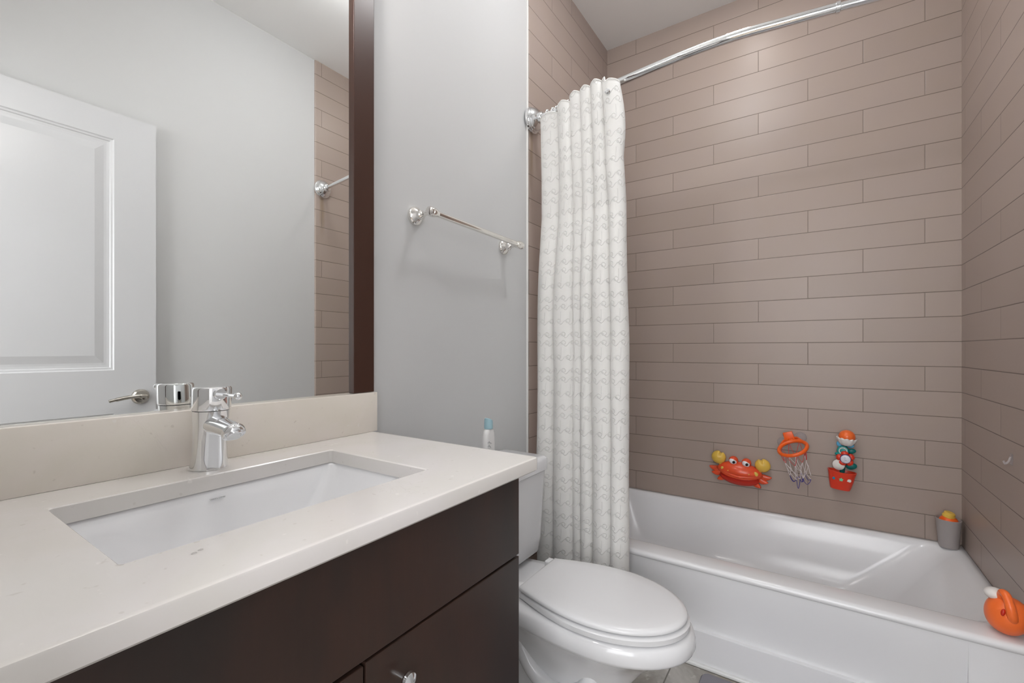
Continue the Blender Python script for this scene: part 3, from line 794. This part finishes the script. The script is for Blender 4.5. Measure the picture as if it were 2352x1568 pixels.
for nm, m_, lv0, lv1 in (('net_top', REDCORD, 0, 1), ('net_middle', WHITECORD, 1, 3)):
    b = B()
    for lv in range(lv0, lv1):
        h = .5 * (lv % 2)
        for i in range(NN):
            for dd_ in (-.5, .5):
                p0 = netp(i + h, lv); p1 = netp(i + h + dd_, lv + 1)
                md = (p0 + p1) / 2 + Vector((0, 0, -.004))
                tube(b, spline([p0, md, p1], 4), .0011, 6)
    if lv0 == 1:
        for i in range(NN): ell(b, netp(i + (.5), 1), (.0022,) * 3, 8, 6); ell(b, netp(i, 2), (.0024,) * 3, 8, 6)
    obj(nm, b, m_, hp, sharp=None, label='red upper net cord' if lv0 == 0 else 'white middle net cord')
b = B()
for i in range(0, NN, 2):
    p0 = netp(i + .5, 3); p1 = netp(i + 1.5, 3); q_ = (p0 + p1) / 2 + Vector((0, 0, -.030 - .008 * math.sin(i * 1.9)))
    tube(b, spline([p0, p0.lerp(q_, .6) + (p0 - p1) * .12, q_, p1.lerp(q_, .6) + (p1 - p0) * .12, p1], 5), .0011, 6)
    p2 = netp(i + 2.5, 3); q2 = (p1 + p2) / 2 + Vector((0, 0, -.014)); tube(b, spline([p1, q2, p2], 5), .0011, 6)
obj('net_bottom', b, BLUECORD, hp, sharp=None, label='dark blue looped lower net cord')

# ------------------------------------------------------------------ flower water toy
ft = thing('flower_bath_toy', 'flower pot bath toy with orange ball on top on the tiled wall', 'bath toy', (1.046, YB, .50))
FXc, FYc = 1.0465, YB - .034
Rf = Matrix.Rotation(math.radians(5), 3, 'Y')
def fp(x, y, z): return Vector((FXc, YB - .034, .60)) + Rf @ Vector((x, -y, z - .60))
b = B(); ell(b, fp(.002, .004, .725), (.0285, .0285, .0270), 32, 18); obj('ball', b, ORANGE2, ft, sharp=None, label='orange ball top')
b = B(); lo = []
for t, r, z in ((0, .009, .688), (.1, .016, .689), (.4, .024, .699), (.8, .029, .712), (1, .031, .720), (1.02, .029, .7195), (.8, .026, .712), (.4, .020, .702), (.3, .002, .700)):
    lo.append([fp(.002 + (r * 1.13 + (.0014 if t >= .8 else 0) * math.cos(12 * a)) * math.cos(a), .004 + (r * 1.13 + (.0014 if t >= .8 else 0) * math.cos(12 * a)) * math.sin(a), z + (.0018 * math.cos(12 * a) if t > .8 else 0)) for a in [2 * PI * k / 72 for k in range(72)]])
loft(b, lo); obj('scalloped_cup', b, WHITEP, ft, sharp=None, label='white scalloped cup under the ball')
b = B(); ell(b, fp(-.017, -.006, .690), (.013, .008, .014), M=Rf); ell(b, fp(.017, -.006, .690), (.013, .008, .011), M=Rf); obj('blue_leaves', b, SKYB, ft, sharp=None, label='sky blue leaf pieces')
b = B(); tube(b, [fp(0, -.012, .52), fp(0, -.012, .70)], .009, 14); obj('stem', b, TEALD, ft)
b = B(); lathe(b, fp(-.006, .000, .664), Rf @ Vector((-.1, -1, .05)), [(-.006, .014), (-.004, .0195), (.004, .0205), (.008, .018), (.009, .001)], 36)
ell(b, fp(-.023, .0, .648), (.0095, .008, .0065)); ga = obj('gear', b, TEAL, ft, sharp=50, label='teal round gear')
b = B(); cc_ = fp(-.006, .009, .664); tube(b, [cc_ + Rf @ Vector((.0125 * math.cos(a), 0, .0125 * math.sin(a))) for a in [2 * PI * k / 32 for k in range(32)]], .0020, 8, closed=True); obj('gear_ring', b, WHITEP, ga, sharp=None, label='pale ring on the gear')
b = B(); ell(b, fp(.023, -.002, .667), (.015, .006, .010), M=Matrix.Rotation(-.3, 3, 'Y')); ell(b, fp(.028, -.004, .605), (.0190, .007, .0135), M=Matrix.Rotation(-.25, 3, 'Y')); obj('teal_leaves', b, TEALD, ft, sharp=None, label='dark teal leaf pieces')
cF = fp(.005, .010, .634)
for k in range(5):
    a = PI / 2 + .22 + 2 * PI * k / 5
    b = B(); ell(b, cF + Rf @ Vector((.0215 * math.cos(a), .002, .0215 * math.sin(a))), (.0135, .008, .0105), 20, 12, Rf @ Matrix.Rotation(-a - PI / 2, 3, 'Y')); obj('petal', b, RED, ft, sharp=None)
b = B(); lathe(b, cF + Vector((0, .002, 0)), Rf @ Vector((-.08, -1, .03)), [(0, .017), (.006, .0192), (.009, .0187), (.0095, .001)], 36); fc = obj('flower_centre', b, PURPLE, ft, label='dark purple rim of the flower')
b = B(); lathe(b, cF + Vector((0, -.0068, 0)), Rf @ Vector((-.08, -1, .03)), [(0, .0160), (.0022, .0164), (.0034, .0145), (.004, .001)], 36); obj('face_disc', b, mat('face_disc', (.66, .66, .72), rough=.25), fc, label='pale round face in the flower')
b = B(); tube(b, spline([cF + Rf @ Vector((-.006, -.0108, .0045)), cF + Rf @ Vector((-.003, -.0108, .006)), cF + Rf @ Vector((0, -.0108, .0045))], 5), .0005, 6); tube(b, spline([cF + Rf @ Vector((-.003, -.0108, -.002)), cF + Rf @ Vector((0, -.0108, -.0055)), cF + Rf @ Vector((.0045, -.0108, -.0045))], 5), .0005, 6); obj('face_marks', b, PURPLE, fc)
b = B(); lathe(b, fp(-.0150, .004, .6035), Rf @ Vector((-.1, -1, .08)), [(-.005, .014), (-.003, .0205), (.004, .0215), (.007, .0195), (.009, .001)], 36); wd = obj('spinner_disc', b, WHITEP, ft, sharp=60, label='white round disc with green lines')
b = B()
for k in range(3):
    c = fp(-.012 + .003 * k, .0128, .604 - .0035 * k + .003); tube(b, [c + Rf @ Vector((-.007, 0, -.003)), c + Rf @ Vector((.004, 0, .003))], .0004, 6)
obj('green_lines', b, GREEN, wd)
for xx, zz in ((-.014, .548), (.018, .548), (0, .655)):
    b = B(); c_ = fp(xx, 0, zz); lathe(b, (c_.x, YB - .0002, c_.z), (0, -1, 0), [(0, .017), (.002, .0165), (.007, .011), (.011, .006), (.030, .005)], 24); obj('suction_cup', b, SUCK, ft, sharp=None, label='clear suction cup')
# pot
b = B(); lo = []
prof = [(.506, .031, .0), (.504, .033, 0), (.512, .036, 0), (.54, .042, 0), (.560, .0455, 0), (.571, .048, 0), (.577, .0495, 0), (.578, .046, 0), (.570, .043, 0), (.55, .038, 0), (.53, .030, 0), (.525, .01, 0)]
for z, r, _ in prof:
    ring_ = []
    for k in range(56):
        a = 2 * PI * k / 56
        cx = r * math.copysign(abs(math.cos(a)) ** .8, math.cos(a)); cy = .031 * (r / .048) * math.copysign(abs(math.sin(a)) ** .8, math.sin(a))
        ring_.append(fp(cx - .0015, cy, z + .0035 * (cx / .048) ** 2 * (1 if z > .55 else 0)))
    lo.append(ring_)
loft(b, lo); pot = obj('pot', b, RED, ft, sharp=60, label='red boat shaped pot')
def on_pot(x, z, lift=0.0):
    r = .042 + (.0065 * (z - .54) / .037)
    cy = .031 * (r / .048) * (max(0, 1 - (abs(x) / r) ** 2.5)) ** .4
    return fp(x, cy + lift, z)
def button(poly, x, z, m_, nm, lb):
    c = on_pot(x, z, -.001); b = B()
    Mm = Matrix.Translation(c) @ Rf.to_4x4() @ Matrix.Rotation(x * -9, 4, 'Z') @ Matrix.Rotation(PI / 2, 4, 'X')
    prism(b, poly, -.002, .0032, Mm, .0009); obj(nm, b, m_, pot, label=lb)
button([(.0055 * math.cos(a), .0055 * math.sin(a)) for a in [.45 + (2 * PI - .9) * k / 20 for k in range(21)]] + [(.002, 0)], -.027, .549, BLUE, 'moon_button', 'blue round button')
button([((.0088 if k % 2 else .0046) * math.sin(PI * k / 5), -(.0088 if k % 2 else .0046) * math.cos(PI * k / 5)) for k in range(10)], -.003, .549, GREEN, 'star_button', 'green star button')
cl_ = [(-.011, -.0015), (-.0095, .002), (-.006, .002), (-.004, .005), (.000, .0065), (.005, .006), (.0075, .002), (.0070, -.003), (.004, -.0055), (-.001, -.005), (-.003, -.0035), (-.008, -.0038)]
button(cl_[::-1], .0235, .5495, WHITEP, 'cloud_button', 'white cloud button')

# ------------------------------------------------------------------ grey cup in the corner with a small toy in it
cxp, cyp, cz0 = 1.3640, 2.3050, .3476
cup = thing('grey_cup', 'grey plastic cup in the far right corner of the bathtub rim', 'cup', (cxp, cyp, cz0))
b = B(); lathe(b, (cxp, cyp, cz0), (0, 0, 1), [(0, .024), (.001, .0268), (.006, .0285), (.10, .0362), (.1045, .0368), (.1055, .0358), (.103, .0345), (.03, .0275), (.012, .026), (.010, .01)], 48); obj('cup_body', b, GREYC, cup, sharp=50)
ty = thing('stacking_toy', 'orange and yellow plastic toy standing in the grey corner cup', 'bath toy', (cxp, cyp, cz0 + .03))
b = B(); lathe(b, (cxp, cyp, cz0 + .013), (0, 0, 1), [(0, .018), (.04, .023), (.075, .0270), (.085, .0275), (.093, .025), (.104, .015)], 36); obj('toy_body', b, ORANGE, ty)
b = B(); lathe(b, (cxp - .002, cyp - .002, cz0 + .110), (.28, -.1, 1), [(0, .016), (.003, .0185), (.009, .0185), (.011, .0165), (.013, .0165), (.019, .0160), (.0215, .0125), (.0205, .006), (.0200, .001)], 36); obj('toy_lid', b, YELLOW, ty, label='yellow disc on top of the toy')

# ------------------------------------------------------------------ orange pouring toy on the rim at the right wall
sx, sy, sz = 1.362, 1.692, .3475
wp = thing('orange_pouring_toy', 'orange plastic bath toy with loop handle on the rim at right', 'bath toy', (sx, sy, sz))
Ms = Matrix.Rotation(math.radians(-12), 3, 'X') @ Matrix.Rotation(math.radians(14), 3, 'Y')
def bodyf(v):
    return 1 - .22 * max(0, v.z) ** 2 - .10 * max(0, -v.z) ** 3
b = B(); ell(b, (sx + .001, sy - .006, sz + .0520), (.0420, .0480, .0560), 40, 26, Ms, bodyf)
ob = obj('toy_body', b, ORANGE2, wp, sharp=None)
nx_, ny_ = -.25, -.95
def hpt(lat, fwd, z): return (sx + .83 * lat + nx_ * fwd, sy + .557 * lat + ny_ * fwd, sz + z)
b = B(); tube(b, spline([hpt(-.012, .004, .090), hpt(-.008, .016, .108), hpt(.002, .036, .108), hpt(.012, .056, .088), hpt(.018, .062, .062), hpt(.020, .050, .044)], 8), [.0095] * 24 + [.0105] * 17, 18)
obj('handle', b, ORANGE2, wp, sharp=None)
b = B(); ell(b, hpt(-.030, -.022, .094), (.021, .020, .015), 28, 16); obj('spout_head', b, WHITEP, wp, sharp=None, label='white round spout')
b = B(); ell(b, hpt(-.006, .0475, .070), (.0042, .0042, .0090), 16, 10, Ms); obj('opening', b, REDD, wp, sharp=None, label='dark opening in the body')

# small clear hook stuck to the right tiles
hk = thing('clear_wall_hook', 'tiny clear plastic hook stuck to the right tiled wall', 'hook', (W, 1.832, .772))
b = B(); box(b, W - .003, W, 1.824, 1.840, .760, .792, .0014); obj('plate', b, SUCK, hk)
b = B(); tube(b, spline([(W - .003, 1.832, .783), (W - .007, 1.832, .770), (W - .014, 1.832, .762), (W - .017, 1.832, .770)], 6), .0025, 10); obj('hook', b, SUCK, hk)

# ------------------------------------------------------------------ camera, world, view
cam = bpy.data.cameras.new('camera'); co = bpy.data.objects.new('camera', cam); C.objects.link(co)
co.location = (CAMX, 0, CAMZ); co.rotation_euler = (PI / 2, 0, .5906)
cam.sensor_width = 36; cam.sensor_fit = 'HORIZONTAL'; cam.lens = 1034.87 / 2352 * 36
cam.shift_y = (801.89 - 784) / 2352; cam.clip_start = .01
bpy.context.scene.camera = co
w = bpy.data.worlds.new('world'); bpy.context.scene.world = w; w.use_nodes = True
w.node_tree.nodes['Background'].inputs[0].default_value = (.8, .85, .9, 1); w.node_tree.nodes['Background'].inputs[1].default_value = .2
vs = bpy.context.scene.view_settings
vs.view_transform = 'Standard'; vs.look = 'None'; vs.exposure = 0.03; vs.gamma = 1.0; vs.use_curve_mapping = False
